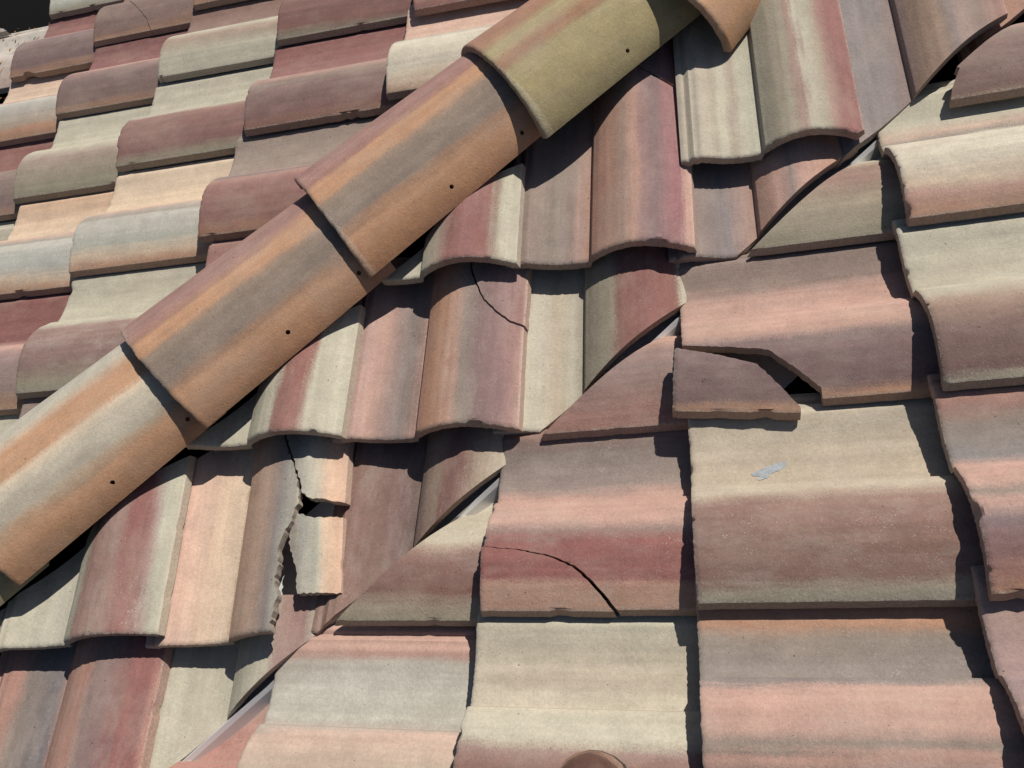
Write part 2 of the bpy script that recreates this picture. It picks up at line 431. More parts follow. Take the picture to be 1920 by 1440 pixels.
# ------------------------------------------------------------------ slope C, right of the valley
def C(px, stops, label, **k): return tile('C', px, stops, label, **k)
t00, m00 = C((1308,1133), [(0,(190,178,156)),(.3,'BT'),(.47,(184,170,148)),(.56,(136,104,93)),(.75,'MR'),(.91,'MR'),(.96,(158,148,128)),(1,(140,134,114))],
  'beige and brown tile with the torn grey flake stuck on its pan', specks=.6)
C((1290,771), [(0,'PG'),(.16,'PG'),(.27,'PK'),(.48,'PK'),(.62,(186,146,130)),(.68,(128,106,104)),(.8,(124,98,96)),(.93,(122,96,94)),(.98,'OR')],
  'grey and pink tile whose front corner has snapped off, leaving a wide black crack', specks=.35, rz=1.2,
  breaks=[dict(h=.018, label='purple-grey corner piece slipped down from the wide black crack on the right slope', amp=.0008,
     poly=[(1240,646),(1300,648),(1370,650),(1440,655),(1492,690),(1540,726),(1544,750),(1546,840),(1180,840),(1180,646)], fpoly=[(1240,650),(1300,651),(1370,656),(1438,666),(1482,699),(1528,738),(1535,764),(1537,840),(1180,840),(1180,650)], move=(.011,-.016,.003), rz=-6.5, about=(-.06,.08,0))])
C((1279,487), [(0,(180,174,154)),(.44,(184,178,156)),(.53,(150,124,110)),(.66,(148,118,106)),(.78,(164,148,126)),(.92,(162,152,128)),(1,'BD')],
  'beige and brown valley-cut tile lying just above the grey tile with the wide crack', vcut=.004, specks=.25, rz=1.5)
C((1652,212), [(0,'PU'),(.35,(160,136,124)),(.52,(160,134,122)),(.60,'PG'),(.7,(130,104,98)),(.95,(132,104,96)),(1,(156,126,106))],
  'purple-grey valley-cut tile in the top right corner with a tan edge', vcut=.014, specks=.15, rz=2.5,
  breaks=[dict(h=.008, piece=False, amp=.0012, poly=[(1560,40),(1800,128),(1790,152),(1784,176),(1785,200),(1793,225),(1800,300),(1560,330)])])
C((908,1147), [(0,'MR'),(.10,(128,113,106)),(.30,(142,126,118)),(.36,'PK'),(.56,'PK'),(.62,(142,116,108)),(.68,(148,92,86)),(.86,(146,90,84)),(.91,(180,138,118)),(1,(182,140,118))],
  'grey, pink and red tile with a thin curved crack across its roll', specks=.5, rz=-.3,
  breaks=[dict(h=.024, label='red front corner held in place below the thin curved crack', amp=.0007,
     poly=[(860,1022),(917,1025),(975,1030),(1030,1041),(1078,1060),(1112,1090),(1142,1124),(1167,1156),(1180,1230),(860,1230)], move=(.0008,-.0042,-.0008), rz=-.6)])
C((922,824), [(0,'PK'),(.48,(190,148,132)),(.58,(146,120,112)),(.70,(134,112,106)),(.84,(142,110,102)),(.95,(166,122,110)),(1,(168,122,108))],
  'pink and purple-grey valley-cut tile in the middle, beside the cracked red tile', vcut=.003, specks=.4, rz=1.2)
C((1858,1115), [(0,(182,136,116)),(.08,'PR'),(.16,'GY'),(.36,(130,124,122)),(.41,'PK'),(.54,'PK'),(.58,'GY'),(.63,'PK'),(.70,(130,110,110)),(.82,(132,94,92)),(.93,(150,104,92)),(1,'OR')],
  'striped grey, pink and red tile cut off by the right edge of the photo', specks=.3, rz=1.0)
C((1770,722), [(0,'BG'),(.48,(184,176,154)),(.60,(150,124,108)),(.75,(124,98,90)),(.93,(120,92,86)),(.97,(158,150,130)),(1,(150,142,120))],
  'pale beige tile with a dark brown roll at the right edge', specks=.35, rz=1.6)
C((1703,413), [(0,'BG'),(.22,'BG'),(.30,(196,168,148)),(.35,(140,132,122)),(.40,'CW'),(.72,'CW'),(.84,'CR'),(.9,'PK'),(1,'OR')],
  'cream tile with one thin pink and grey stripe below the purple corner tile', specks=.15, rz=1.8)
C((1327,1555), [(0,(180,134,112)),(.17,'OR'),(.23,'GY'),(.42,(134,124,120)),(.46,'PK'),(.64,'PK'),(.70,'GY'),(.75,(182,140,124)),(.85,'PG'),(1,'PK')],
  'orange, grey and pink banded tile at the bottom edge, right of the boot', specks=.5)
C((1966,1590), [(0,(164,136,124)),(.3,(158,130,124)),(.5,(150,124,122)),(.6,'PK'),(1,'PG')],
  'dusty pink tile in the bottom right corner', specks=.4, rz=1.0)
mb, mbm = C((848,1592), [(0,'BG'),(.25,(190,176,154)),(.5,'BG'),(.565,'BG'),(.62,(150,122,112)),(.7,'RB'),(1,'MR')],
  'plain pale beige tile under the toe of the boot', specks=.25, rz=-.6)
C((530,1165), [(0,'BG'),(.62,(186,176,152)),(.70,(142,108,98)),(.76,(132,96,88)),(.86,'RB'),(.93,(160,144,124)),(1,(156,146,120))],
  'beige and dark red valley-cut tile left of the thin curved crack', vcut=.004, specks=.55, rz=-.5)
C((425,1605), [(0,(192,152,136)),(.05,'PK'),(.11,(182,176,162)),(.2,(186,182,169)),(.36,(187,183,168)),(.40,(168,162,151)),(.45,(196,166,148)),(.58,(194,170,150)),(.66,'BT'),(.74,'BG'),(1,'BG')],
  'blue-grey and pink tile at the bottom edge, left of the plain beige tile', specks=.15, rz=-1.0)
C((30,1650), [(0,'PK'),(.30,(176,126,114)),(.45,(172,124,112)),(.55,(140,116,110)),(.62,(172,126,112)),(.8,'PR'),(1,'PK')],
  'salmon pink valley-cut tile in the lowest part of the valley', vcut=-.006, specks=.35, rz=-.6)

# ------------------------------------------------------------------ slope B, between hip and valley
def B(px, stops, label, **k): return tile('B', px, stops, label, **{'ht': .050, **k})
B((298,1190), [(0,'BG'),(.40,(186,182,162)),(.46,(178,176,154)),(.52,(142,110,100)),(.70,(150,118,108)),(.77,(136,86,82)),(.84,(140,92,86)),(.89,(158,130,122)),(.95,(172,170,150)),(1,'BG')],
  'pale tile with white-flecked red bands beside the lower end of the hip', hcut=.09, specks=.7, rz=4.4)
bk, bkm = B((622,1186), [(0,(212,170,150)),(.10,(214,176,154)),(.25,(218,188,160)),(.38,'CR'),(.41,(184,150,126)),(.55,(172,142,122)),(.66,(126,118,114)),(.73,(150,148,136)),(.82,'BG'),(.9,(216,180,150)),(1,(212,168,140))],
  'cream and tan tile smashed along its roll, with the biggest hole in the roof', hcut=.09, specks=.15, rz=4.0,
  breaks=[dict(h=.02, piece=False, amp=.0026, step=.0045,
     poly=[(528,780),(537,836),(549,872),(558,905),(560,938),(552,958),(543,982),(529,1004),(521,1034),(521,1064),(514,1094),(520,1122),(510,1150),(503,1196),(504,1290),(760,1290),(760,780)])])
# the two loose pieces of that tile
def loose(m, W, stops, poly, h, label, move, rz=0, rx=0, ry=0, amp=.0016, seed=5, cuts=()):
    pts = jag([on_tile(m, W, p).xy for p in poly], amp, seed, .0045)
    f = boolean(tile_bm(W, .42, 777), prism(pts, -.2, .2), 'INTERSECT')
    c = Vector((sum(p.x for p in pts)/len(pts), sum(p.y for p in pts)/len(pts), 0))
    T = Matrix.Translation(Vector(move)) @ Matrix.Translation(c) @ Matrix.Rotation(math.radians(rz), 4, 'Z') @ Matrix.Rotation(math.radians(rx), 4, 'X') @ Matrix.Rotation(math.radians(ry), 4, 'Y') @ Matrix.Translation(-c)
    mm = m @ T
    for co, no in cuts: cut(f, mm.inverted() @ co, (mm.inverted().to_3x3() @ no).normalized())
    o = link('tile_fragment', f, tile_mat(stops, W, .42, .2), None, mm, True)
    tag(o, label, 'tile fragment', 'pieces broken off roof tiles'); return o
frs = [(0,(212,170,150)),(.41,(184,150,126)),(.55,(172,142,122)),(.62,(140,130,120)),(.70,(128,124,114)),(.78,(160,160,150)),(.85,'BG'),(.91,(216,180,150)),(1,(212,168,140))]
loose(bkm, .287, frs, [(520,740),(537,834),(549,872),(558,905),(561,926),(576,936),(640,945),(656,946),(740,948),(760,740)], .02,
  'peach and grey piece still wedged under the course above the biggest hole', (.004,.002,.001), rz=.5, seed=8)
frs2 = [(0,'CR'),(.60,(126,116,106)),(.745,(122,114,104)),(.80,(146,144,134)),(.87,(184,180,160)),(.92,(214,180,150)),(1,(212,168,140))]
loose(bkm, .287, frs2, [(548,950),(580,962),(640,966),(690,968),(760,968),(760,1104),(545,1104),(543,1092),(546,1060),(535,1012),(541,975)], .02,
  'peach and grey piece with a pale lip, sunk into the biggest hole', (.003,.001,-.010), rz=2.8, rx=1.5, ry=-2.0, seed=9)
B((962,1196), [(0,'MR'),(.30,(122,96,90)),(.41,'BK'),(.45,(136,112,98)),(.52,(140,116,100)),(.56,(124,90,82)),(.66,(124,90,82)),(.72,(152,132,114)),(.85,(172,158,138)),(1,'BG')],
  'dark brown valley-cut tile with a beige right side, below the cracked orange tile', vcut=.008, specks=.6, rz=-1.5)
B((641,818), [(0,'BG'),(.40,'BG'),(.44,(176,172,150)),(.57,'BG'),(.62,(138,94,84)),(.77,(142,94,86)),(.83,'BG'),(.95,'BG'),(1,'BG')],
  'beige tile with one broad red stripe, second up beside the hip', hcut=.09, specks=.5, rz=.4)
B((973,805), [(0,(184,148,138)),(.12,'PK'),(.20,(150,124,116)),(.29,(126,114,108)),(.34,(140,116,106)),(.39,(182,140,128)),(.42,(172,126,102)),(.5,'OR'),(.62,(184,144,126)),(.69,'GY'),(.78,(126,100,98)),(.9,(140,108,106)),(.96,(160,120,114)),(1,'PK')],
  'pink, grey and orange tile in the middle, its upper corner cracked', specks=.5, rz=0,
  breaks=[dict(h=.024, label='purple-red corner piece lifted off the pink, grey and orange tile', amp=.0008,
     poly=[(880,430),(882,503),(891,530),(905,560),(930,584),(955,601),(990,612),(1060,615),(1060,430)], move=(.0014,-.0008,.0025), rz=-.7)])
B((1305,788), [(0,'BG'),(.15,(192,184,164)),(.25,'BT'),(.34,'BG'),(.42,(140,132,112)),(.56,(150,140,120)),(.61,(132,92,82)),(.75,(134,88,82)),(.92,(138,92,84)),(.97,'BG'),(1,'BG')],  # beige on the roll's left flank is darkened as painted shade
  'beige valley-cut tile with a red roll, right of the cracked orange tile', vcut=.010, specks=.35, rz=.2)
B((969,495), [(0,'BG'),(.40,'BG'),(.44,(176,172,150)),(.52,(166,140,124)),(.57,(138,92,86)),(.70,(144,98,94)),(.83,(138,90,84)),(.89,(160,150,130)),(.95,'BG'),(1,'BG')],
  'beige and red tile tucked under the middle of the hip', hcut=.09, specks=.5, rz=0)
B((1303,466), [(0,'PG'),(.22,'GY'),(.28,(140,120,112)),(.36,(170,138,124)),(.42,(164,120,102)),(.5,(172,128,108)),(.58,(150,124,110)),(.66,(182,140,122)),(.70,(150,116,112)),(.78,(130,106,106)),(.86,(146,104,104)),(.92,(146,98,100)),(.97,'PK'),(1,(188,146,132))],
  'grey and pink tile with a cracked head, below the olive hip tile', hcut=.045, specks=.35, rz=-.6, L=.50,
  breaks=[dict(h=.02, label='pink upper corner beyond the straight crack beside the olive hip tile', amp=.0006,
     poly=[(1130,60),(1200,128),(1240,151),(1276,172),(1340,205),(1340,-80),(1130,-80)], move=(.0022,.0034,.002), rz=.4)])
B((1640,448), [(0,'PG'),(.22,(132,122,122)),(.36,(172,138,124)),(.44,(170,130,112)),(.55,'PK'),(.60,(140,124,118)),(.66,'PK'),(1,'OR')],
  'purple-grey and salmon valley-cut tile under the slipped beige one', vcut=.010, specks=.45, rz=0)
B((1618,267), [(0,(176,166,148)),(.10,(184,172,152)),(.2,'BG'),(.24,(176,160,142)),(.30,'BG'),(.42,(184,180,158)),(.46,(158,150,128)),(.60,(170,158,136)),(.645,(158,126,114)),(.69,'BG'),(.76,(170,160,138)),(.82,(158,124,112)),(.87,(148,100,94)),(.97,(146,98,92)),(1,(150,112,104))],
  'beige tile with thin red stripes, slipped down beside the olive hip tile', vcut=.010, hcut=.05, W=.264, specks=.2, rz=.4, lift=.016, L=.45, ht=.037)
B((2288,254), [(0,'OR'),(.4,'PR'),(1,'PG')], 'salmon sliver of tile at the upper right corner of the photo', vcut=.008, specks=.2, rz=.4, L=.45, lift=.008, ht=.035)
B((1955,262), [(0,(134,124,124)),(.30,(138,128,126)),(.41,(146,122,114)),(.44,(146,120,102)),(.58,(164,136,116)),(.64,(140,126,122)),(.70,(158,132,122)),(.8,'PG'),(1,'PR')],
  'grey and tan valley-cut tile at the top edge, left of the purple corner tile', vcut=.008, specks=.3, rz=.4, lift=.010, L=.45, ht=.035)
B((232,1606), [(0,(166,122,108)),(.06,(166,122,108)),(.13,'GD'),(.33,(116,110,112)),(.41,(160,118,106)),(.46,(170,124,106)),(.62,(168,120,104)),(.68,(124,104,100)),(.8,(128,92,90)),(.87,'RD'),(.95,(142,92,88)),(1,(182,130,116))],
  'grey, orange and red tile in the bottom left corner', specks=.55, rz=1.8)
B((590,1600), [(0,'BG'),(.41,'BG'),(.46,(176,172,150)),(.62,'BG'),(.67,(160,132,122)),(.8,(150,116,110)),(.86,(168,156,140)),(1,'BG')],
  'pale beige valley-cut tile below the biggest hole, its head edge showing', vcut=.008, specks=.25, rz=1.6, L=.352)

# ------------------------------------------------------------------ slope A, left of the hip
def A(px, stops, label, **k): return tile('A', px, stops, label, W=.2970, **k)
A((297,148), [(0,'MR'),(.36,(140,114,104)),(.42,'BG'),(.58,(190,184,160)),(.68,(160,136,120)),(.78,(170,158,136)),(.88,'BG'),(1,'BG')],
  'pale beige tile with a faint brown stripe, below the cracked brown tile', specks=.15)
A((218,315), [(0,'BG'),(.40,'BG'),(.52,(182,174,152)),(.60,(140,104,96)),(.9,(134,96,90)),(1,(146,138,116))],
  'dark red tile with a beige pan, third up along the hip', specks=.2, rz=.5)
A((130,512), [(0,'CR'),(.40,(220,194,162)),(.48,(206,170,148)),(.54,(170,154,142)),(.60,'GB'),(.66,'BL'),(.85,(174,174,160)),(.92,'CR'),(1,'OR')],
  'blue-grey tile with a cream pan and orange edge, second up along the hip', specks=.12)
A((30,740), [(0,'BG'),(.42,(186,180,156)),(.50,'BG'),(.56,(144,114,106)),(.82,(138,110,102)),(.92,(150,134,116)),(.97,'BD'),(1,'BD')],
  'speckled brown-red tile with a beige pan at the lower end of the hip', specks=.8, hcut=.02)
A((-80,1000), [(0,'PG'),(.4,'PG'),(.6,'PR'),(1,'PG')], 'purple-grey tile wedged under the lowest full hip tile', hcut=.02, specks=.3)
A((363,12), [(0,'MR'),(.5,(130,106,98)),(.9,(128,104,96)),(1,'OB')], 'brown tile at the top edge, right of the cracked brown tile', specks=.15)
A((520,78), [(0,'RD'),(.4,'RD'),(.5,(130,92,86)),(.8,(126,88,82)),(.95,(130,92,84)),(1,(136,128,108))],
  'dark red-brown tile with a greenish edge at the top, left of the cream tile', specks=.15, hcut=.02)
A((458,247), [(0,'RD'),(.36,(148,104,100)),(.43,(172,132,118)),(.5,(150,118,110)),(.56,(172,134,120)),(.63,'PG'),(.75,(126,100,94)),(.9,(132,98,92)),(1,(138,98,82))],
  'purple-brown tile with a red pan, under the end of the upper plain hip tile', specks=.3, rz=.4, hcut=.02)
A((373,447), [(0,(144,126,114)),(.34,(146,130,118)),(.42,(172,136,124)),(.50,(136,118,114)),(.56,(166,126,114)),(.64,(144,104,98)),(.9,(140,98,90)),(1,(156,110,86))],
  'red roll and grey pan tile half hidden by the middle of the hip', specks=.4, rz=.3, hcut=.02)
A((306,686), [(0,'PR'),(.4,'RD'),(.6,'MR'),(1,'MR')], 'reddish tile almost wholly hidden under the orange and grey hip tile', hcut=.02, specks=.2)
A((725,178), [(0,(212,172,152)),(.38,(214,178,156)),(.46,(190,170,154)),(.52,(176,168,156)),(.60,'CW'),(.85,'CW'),(.93,'CR'),(1,(176,146,122))],
  'cream tile beside the raised end of the olive hip tile', specks=.08, hcut=.02)
A((776,22), [(0,'CR'),(.5,'PK'),(.9,'PK'),(1,'RD')], 'pink tile barely showing at the top edge, above the cream tile', hcut=.02, specks=.1)
A((1000,104), [(0,'WH'),(.5,'PK'),(1,'PK')], 'white-panned tile mostly hidden behind the olive hip tile', hcut=.02, specks=.1)
A((176,80), [(0,'MR'),(.4,(138,110,102)),(.55,(128,106,98)),(.9,(132,106,98)),(1,'OB')],
  'brown tile with an arched crack across its front corner', specks=.15,
  breaks=[dict(h=.024, label='front corner of the arched crack near the top left', amp=.0008,
     poly=[(150,18),(183,12),(200,8),(222,5),(242,8),(262,18),(274,32),(283,56),(286,120),(120,140)], move=(-.001,-.003,-.001), rz=.6)])
A((105,217), [(0,'DR'),(.36,(144,96,92)),(.43,'PK'),(.47,'GY'),(.53,'PK'),(.60,(140,112,106)),(.75,(124,102,98)),(.92,(128,104,96)),(1,'OB')],
  'brown tile with pink and grey hairline stripes, right of the purple tile', specks=.15)
A((25,375), [(0,'BG'),(.40,'BG'),(.55,'BG'),(.68,(160,140,126)),(.84,(156,144,124)),(.95,'BD'),(1,(148,142,118))],
  'olive-beige tile near the left edge with a faint brown roll', specks=.15)
A((-248,622), [(0,'BG'),(.5,'PG'),(1,'PG')], 'sliver of grey tile at the left edge, level with the blue-grey ones', specks=.2)
A((-64,562), [(0,(210,172,140)),(.40,'CR'),(.5,(196,160,140)),(.57,'GB'),(.64,'BL'),(.84,(170,172,164)),(.92,'CR'),(1,'OR')],
  'blue-grey tile with an orange edge cut off by the left side of the photo', specks=.12)
A((-175,785), [(0,'RD'),(.40,'DR'),(.5,'PK'),(.62,(140,116,112)),(.9,'PG'),(1,'OB')], 'red-panned tile at the left edge beside the speckled brown-red tile', specks=.3)
A((-300,1040), [(0,'BG'),(.4,'BG'),(1,'BG')], 'sliver of pale beige tile at the left edge beside the lowest hip tiles', hcut=.02, specks=.2)
A((240,-44), [(0,'PR'),(.4,(150,110,102)),(.6,'BG'),(1,'BG')], 'pink tile whose pan shows above the cracked brown tile', specks=.15)
A((20,148), [(0,'DR'),(.34,(150,104,98)),(.40,'PR'),(.44,'PG'),(.50,'PK'),(.58,(128,108,110)),(.72,'PU'),(.92,(124,100,98)),(1,'OB')],
  'purple tile with a chipped tan edge at the left', specks=.1,
  breaks=[dict(h=.0, piece=False, amp=.0012, poly=[(36,147),(44,136),(52,133),(66,137),(70,160),(40,170)])])
A((93,30), [(0,'BG'),(.5,'BG'),(.9,(190,192,176)),(1,'BD')], 'greenish white tile at the top left corner above the dark gap', specks=.05)
A((-62,278), [(0,(212,176,154)),(.42,'CR'),(.5,'PK'),(.58,'BL'),(.66,(172,170,160)),(.85,(178,160,140)),(.93,'OR'),(1,'OB')],
  'pale blue-grey and orange tile at the left edge below the purple tile', specks=.1)
A((-149,428), [(0,'RD'),(.4,'RB'),(.55,'PG'),(.9,'PU'),(1,'OB')], 'red and purple tile at the left edge, level with the olive-beige tile', specks=.2)
ev, evm = A((-131,193), [(0,'WH'),(.4,'WH'),(.7,(190,176,164)),(1,(196,170,156))], 'chalky white tile scattered with dry litter at the top left', specks=.6)
ev2, evm2 = A((-56,74), [(0,'WH'),(.4,'WH'),(.7,'WH'),(1,'WH')], 'broken chalky white tile beside the dark gap', specks=.6,
  breaks=[dict(h=-.02, flat=True, piece=False, amp=.002, poly=[(-300,62),(0,60),(20,61),(35,69),(46,67),(60,62),(68,56),(74,44),(92,33),(130,20),(130,-200),(-300,-200)])])

# ------------------------------------------------------------------ hip tiles
def hip_bm(L, seed, a0=.150, a1=.137, b0=.080, b1=.075, shear=0.0, th=.0145):
    bm = bmesh.new(); rnd = random.Random(seed); off = Vector((rnd.uniform(0, 60),)*3)
    n = 84; pm = math.radians(72); rows = []
    vs = [0, .0015, .004, .009, .018, .035] + list(np.linspace(.06, L-.004, 12)) + [L]
    for v in vs:
        f = v/L; a = a0+(a1-a0)*f; bb = b0+(b1-b0)*f
        top, bot = [], []
        for i in range(n+1):
            ph = -pm + 2*pm*i/n
            sx, cz = math.sin(ph)/math.sin(pm), (math.cos(ph)-math.cos(pm))/(1-math.cos(pm))
            x, z = a*sx, bb*cz
            nn = Vector((math.sin(ph)*bb*1.2, math.cos(ph)*a)).normalized()
            edge = max(0, 1-v/.006); q = Vector((x*10, v*5, 0))+off
            wob = noise.noise(q)*.0006 + noise.noise(q*5)*.0002
            rag = (noise.noise(Vector((x*300, v*50, 3))+off)*.0011 + noise.noise(Vector((x*60, 0, 9))+off)*.0016)*edge
            drop = .0020*max(0, 1-v/.004)**1.5
            vv = v + rag + x*shear*(1-f)
            top.append(bm.verts.new((x+nn.x*(wob-drop), vv, z+nn.y*(wob-drop))))
            bot.append(bm.verts.new((x-nn.x*th, vv, z-nn.y*th)))
        rows.append((top, bot))
    for (t0, b0_), (t1, b1_) in zip(rows[:-1], rows[1:]):
        for i in range(n):
            bm.faces.new((t0[i], t0[i+1], t1[i+1], t1[i])); bm.faces.new((b0_[i+1], b0_[i], b1_[i], b1_[i+1]))
        bm.faces.new((t0[n], b0_[n], b1_[n], t1[n])); bm.faces.new((b0_[0], t0[0], t1[0], b1_[0]))
    for (t, b_) in (rows[0], rows[-1]):
        for i in range(n): bm.faces.new((t[i], b_[i], b_[i+1], t[i+1]))
    bmesh.ops.recalc_face_normals(bm, faces=bm.faces[:])
    return bm
nailm = flat_mat('nail_steel', (96, 112, 130), .45, .8, 60, .1, .1)
def hip_tile(s, h, stops, label, shear=0.0, roll=0.0, tilt=.020, holes=(), c=-.031, L=.425, specks=.25, nails=(), yaw=0.0):
    SEED[0] += 1
    m = Matrix((HX, HD, HN)).transposed().to_4x4()
    m = m @ Matrix.Rotation(math.radians(yaw), 4, 'Z') @ Matrix.Rotation(math.radians(roll), 4, 'Y') @ Matrix.Rotation(-math.atan2(tilt, .376), 4, 'X')
    m.translation = HP0 + HD*s + HX*c + HN*h
    bm = hip_bm(L, SEED[0], shear=shear)
    mi = m.inverted(); o = mi @ Vector(CAM)
    def surf(px):
        d = (mi @ hit(px, PB, 0.06)) - o; d.normalize()
        k = bm_tree.ray_cast(o, d); return k[0], k[1]
    from mathutils.bvhtree import BVHTree
    bm_tree = BVHTree.FromBMesh(bm)
    pts = [surf(p) for p in holes]; npts = [surf(p) for p in nails]
    for p, nrm in pts:
        if p is None: continue
        n0 = len(bm.verts)
        for tr in range(6):
            cy = bmesh.new(); bmesh.ops.create_cone(cy, cap_ends=True, segments=12, radius1=.0040, radius2=.0040, depth=.06)
            cy.transform(Matrix.Translation(p + Vector((.0003*tr, .0004*tr, 0))) @ nrm.to_track_quat('Z', 'Y').to_matrix().to_4x4() @ Matrix.Rotation(.2*tr+.13, 4, 'Z'))
            nb = boolean(bm.copy(), cy, 'DIFFERENCE', 'FAST' if tr < 4 else 'EXACT')
            tt = BVHTree.FromBMesh(nb); hh = tt.ray_cast(p + nrm*.02, -nrm, .03)
            if hh[0] is None:
                bm = nb; break
            nb.free()
    ob = link('hip_tile', bm, tile_mat(stops, .300, .42, specks, 1.1, True), None, m, True)
    tag(ob, label, 'hip tile', 'half-round hip tiles overlapping up the hip')
    for p, nrm in npts:
        if p is None: continue
        nb = bmesh.new(); bmesh.ops.create_cone(nb, cap_ends=True, segments=16, radius1=.0045, radius2=.004, depth=.004)
        bmesh.ops.bevel(nb, geom=[e for e in nb.edges if e.calc_face_angle(0) > .5], offset=.0008, segments=2, affect='EDGES')
        no = link('nail_head', nb, nailm, None, Matrix.Translation(m @ p) @ (m.to_3x3() @ nrm).to_track_quat('Z', 'Y').to_matrix().to_4x4())
        mw = no.matrix_world.copy(); no.parent = ob; no.matrix_parent_inverse = m.inverted(); no.matrix_basis = mw
    return ob
h12 = [(0,'PR'),(.33,(156,116,108)),(.39,(164,120,104)),(.43,'HO'),(.53,'HO'),(.57,(146,124,106)),(.62,'HG'),(.75,(132,115,103)),(.80,(160,120,92)),(.85,'HO'),(1,(176,124,86))]
hip_tile(-1.160, .003, [(0,'OD'),(.5,'OL'),(1,'OD')], 'olive green hip tile at the left edge, lowest on the hip', holes=())
hip_tile(-.784, .004, [(0,'BL'),(.30,(192,184,164)),(.37,(196,166,138)),(.42,(192,144,108)),(.56,(194,148,112)),(.61,'CR'),(.66,(194,184,162)),(.78,(178,168,148)),(.83,(180,144,112)),(.88,'HO'),(1,(172,124,84))],
  'hip tile striped blue-grey and orange, the lowest with its whole butt in view', holes=[(211,905),(352,786)], nails=[(281,684)], shear=.02)
hip_tile(-.408, .004, h12, 'orange and grey hip tile overlapping the blue-grey striped one', holes=[(540,623),(673,512)], shear=.07, c=-.027)
hip_tile(-.0162, .006, h12, 'orange and grey hip tile directly below the olive one', holes=[(847,350),(979,249)], shear=-.076, c=-.041)
hip_tile(.3787, .004, [(0,'HP'),(.34,(164,120,92)),(.40,(160,130,94)),(.46,(168,156,112)),(.51,(166,144,104)),(.56,(158,114,86)),(.61,(156,118,88)),(.66,(164,150,106)),(.8,'OL'),(1,(150,136,96))],
  'olive hip tile with brown stripes, its butt lifted clear', holes=[(1177,95)], shear=-.11, c=-.024, roll=1.0, tilt=.028)
hip_tile(.697, -.012, [(0,'HO'),(.4,(200,160,120)),(.6,'CR'),(.75,(198,150,108)),(.85,'HO'),(1,(186,134,86))],
  'orange hip tile at the top edge, highest on the hip', shear=0, yaw=11, c=.062, roll=16)

# ------------------------------------------------------------------ small things lying on the tiles
def flake(name, m, W, poly, th, mat, label, cat, seed=1, curl=.0, amp=.0004, group=None):
    pts = [on_tile(m, W, p) for p in poly]
    c = sum(pts, Vector())/len(pts)
    rag = jag([(p.x, p.y) for p in pts], amp, seed, .002)
    bm = bmesh.new(); R = max((p-c).length for p in pts)
    def z(x, y): return float(np.interp(x/W+1, PX_, PH_)) + .0006 + curl*((Vector((x, y))-c.xy).length/R)**2
    ctr = [bm.verts.new((c.x, c.y, z(c.x, c.y)+th*0)), bm.verts.new((c.x, c.y, z(c.x, c.y)+th))]
    rings = []
    for f in (.5, 1.0):
        lo = []; hi = []
        for p in rag:
            x, y = c.x+(p.x-c.x)*f, c.y+(p.y-c.y)*f
            lo.append(bm.verts.new((x, y, z(x, y)))); hi.append(bm.verts.new((x, y, z(x, y)+th)))
        rings.append((lo, hi))
    n = len(rag)
    for i in range(n):
        j = (i+1) % n
        bm.faces.new((ctr[1], rings[0][1][i], rings[0][1][j])); bm.faces.new((ctr[0], rings[0][0][j], rings[0][0][i]))
        bm.faces.new((rings[0][1][i], rings[1][1][i], rings[1][1][j], rings[0][1][j])); bm.faces.new((rings[0][0][j], rings[1][0][j], rings[1][0][i], rings[0][0][i]))
        bm.faces.new((rings[1][1][i], rings[1][0][i], rings[1][0][j], rings[1][1][j]))
    bmesh.ops.recalc_face_normals(bm, faces=bm.faces[:])
    return tag(link(name, bm, mat, None, m), label, cat, group)
greyfl = flat_mat('grey_membrane', (140, 146, 150), .7, 0, 120, .3, .3, .001)
flake('membrane_scrap', m00, .287, [(1409,889),(1430,879),(1455,870),(1472,866),(1474,872),(1462,882),(1446,888),(1440,896),(1422,902),(1426,893),(1412,893)],   .0004, greyfl,
      'torn grey membrane scrap lying on the pan of the beige and brown tile', 'scrap', 3, .0002)
# dry litter on the white eave tile
def litter():
    rnd = random.Random(6); bm = bmesh.new()
    for i in range(120):
        px = (rnd.uniform(-20, 88), rnd.uniform(52, 190)); m = evm if px[1] > 75 + rnd.uniform(-10, 10) else evm2
        p = m @ (on_tile(m, .2970, px) + Vector((0, 0, rnd.uniform(.001, .003))))
        L = rnd.uniform(.003, .010); r = rnd.uniform(.0004, .0009)
        if rnd.random() < .28: L = rnd.uniform(.004, .008); r = rnd.uniform(.0015, .0028)
        g = bmesh.ops.create_icosphere(bm, subdivisions=1, radius=1)
        M = Matrix.Translation(p) @ Matrix.Rotation(rnd.uniform(0, 6.3), 4, 'Z') @ Matrix.Rotation(rnd.uniform(-.4, .4), 4, 'Y') @ Matrix.Diagonal((L, r, r*.7, 1))
        for v in g['verts']: v.co = M @ v.co
    return bm
tag(link('dry_litter', litter(), flat_mat('dry_leaf', (150, 112, 58), .9, 0, 200, .5)), 'dry seeds and twig bits scattered on the chalky white tiles', kind='stuff')

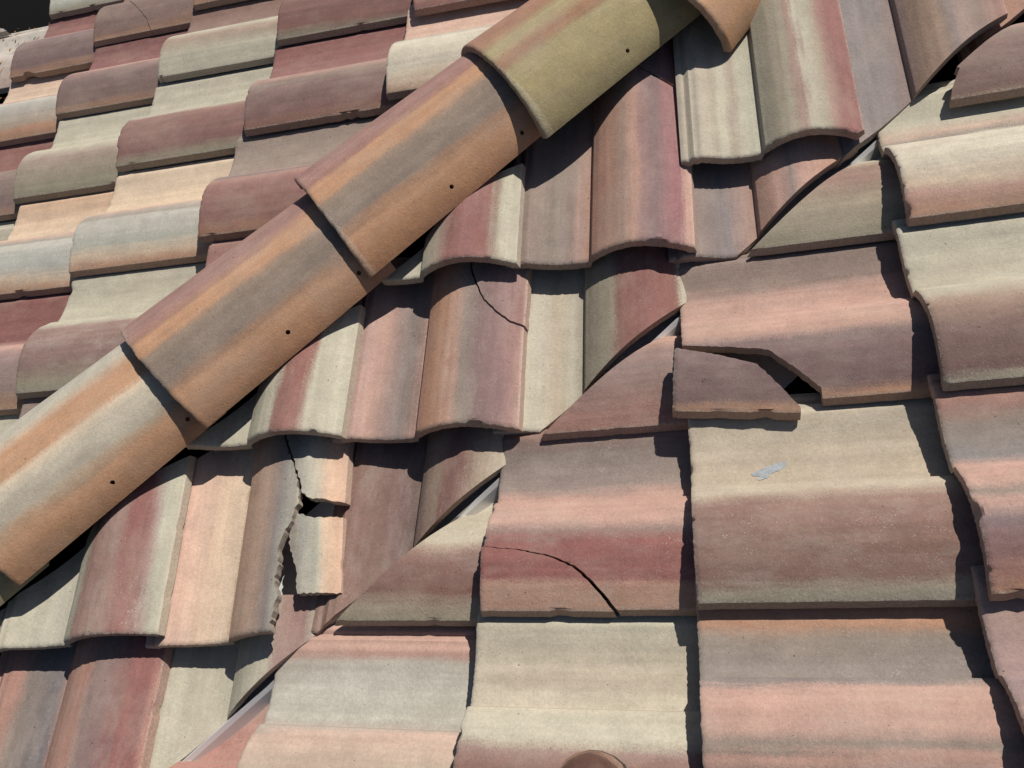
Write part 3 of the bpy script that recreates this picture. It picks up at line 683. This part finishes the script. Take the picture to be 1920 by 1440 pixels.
# ------------------------------------------------------------------ toe of a boot at the bottom edge
def boot():
    toe = hit((1114, 1416), PC, .020); root = bpy.data.objects.new('boot', None); S.collection.objects.link(root)
    tag(root, 'scuffed brown boot on the plain beige tile, its toe at the bottom edge', 'boot')
    yaw = math.radians(-3); base = Matrix.Translation(toe) @ Matrix.Rotation(yaw, 4, 'Z') @ Matrix.Rotation(-math.atan(TC)*.6, 4, 'Y')
    leather = flat_mat('scuffed_brown_leather', (84, 58, 50), .5, 0, 55, .4, .4, .001)
    rubber = flat_mat('dark_rubber_sole', (58, 48, 44), .8, 0, 80, .3, .3)
    stitch = flat_mat('welt_stitching', (120, 92, 76), .6, 0, 120, .2, .3)
    # outline half-width along the length (distance back from the toe tip)
    ds = [0, .004, .012, .025, .045, .07, .10, .14, .18, .22, .26, .285, .295, .298]
    ws = [.004, .018, .030, .040, .047, .051, .052, .047, .041, .037, .036, .030, .018, .004]
    hs = [.020, .030, .040, .048, .054, .058, .066, .085, .105, .115, .115, .110, .100, .09]
    def loft(z0, hscale, wadd, top):
        bm = bmesh.new(); prev = None; N = 20
        for d, wd, hh in zip(ds, ws, hs):
            ring = []
            for i in range(N):
                a = 2*math.pi*i/N; cx = math.cos(a); sz = math.sin(a)
                if top:
                    x = (wd+wadd)*math.copysign(abs(cx)**.75, cx); z = z0 + hh*(max(sz, 0)**.8) if sz > 0 else z0 + .002*sz
                else:
                    x = (wd+wadd)*math.copysign(abs(cx)**.5, cx); z = z0 + hscale*math.copysign(abs(sz)**.4, sz)
                ring.append(bm.verts.new((x, -d + (wadd if d < .02 else 0) - (wadd if d > .28 else 0), z)))
            if prev:
                for i in range(N): bm.faces.new((prev[i], prev[(i+1) % N], ring[(i+1) % N], ring[i]))
            else: bm.faces.new(ring)
            prev = ring
        bm.faces.new(prev); bmesh.ops.recalc_face_normals(bm, faces=bm.faces[:]); return bm
    parts = [link('upper', loft(0, 1, 0, True), leather, None, base, True), link('sole', loft(-.014, .012, .006, False), rubber, None, base, True), link('welt', loft(.001, .003, .0045, False), stitch, None, base, True)]
    sh = bmesh.new(); prev = None; N = 24
    for k in range(9):
        z = .085 + k*.022; rx = .040 + .004*k/8; ry = .056 - .008*min(k, 4)/4
        ring = [sh.verts.new((rx*math.cos(2*math.pi*i/N), -.235+.004*k+ry*math.sin(2*math.pi*i/N), z)) for i in range(N)]
        if prev:
            for i in range(N): sh.faces.new((prev[i], prev[(i+1) % N], ring[(i+1) % N], ring[i]))
        prev = ring
    r2 = [sh.verts.new((v.co.x*.9, -.205+(v.co.y+.205)*.9, v.co.z-.004)) for v in prev]; r3 = [sh.verts.new((v.co.x, v.co.y, v.co.z-.12)) for v in r2]
    for a, b in ((prev, r2), (r2, r3)):
        for i in range(N): sh.faces.new((a[i], a[(i+1) % N], b[(i+1) % N], b[i]))
    bmesh.ops.recalc_face_normals(sh, faces=sh.faces[:])
    parts.append(link('shaft', sh, leather, None, base, True))
    lc = bmesh.new()
    for k in range(5):
        y = -.115-.018*k; z = .070+.0115*k
        for i in range(8):
            a, b = -1+i/4, -1+(i+1)/4
            f = lambda t: Vector((t*.02, y, z+.006-.004*t*t))
            p, q = f(a), f(b); d = (q-p)
            gm = bmesh.ops.create_cone(lc, cap_ends=True, segments=8, radius1=.002, radius2=.002, depth=d.length*1.1)
            M = Matrix.Translation((p+q)/2) @ d.to_track_quat('Z', 'Y').to_matrix().to_4x4()
            for v in gm['verts']: v.co = M @ v.co
    parts.append(link('laces', lc, stitch, None, base))
    root.location = toe
    for p in parts:
        mw = p.matrix_world.copy(); p.parent = root; p.matrix_parent_inverse = Matrix.Translation(-toe); p.matrix_basis = mw
boot()
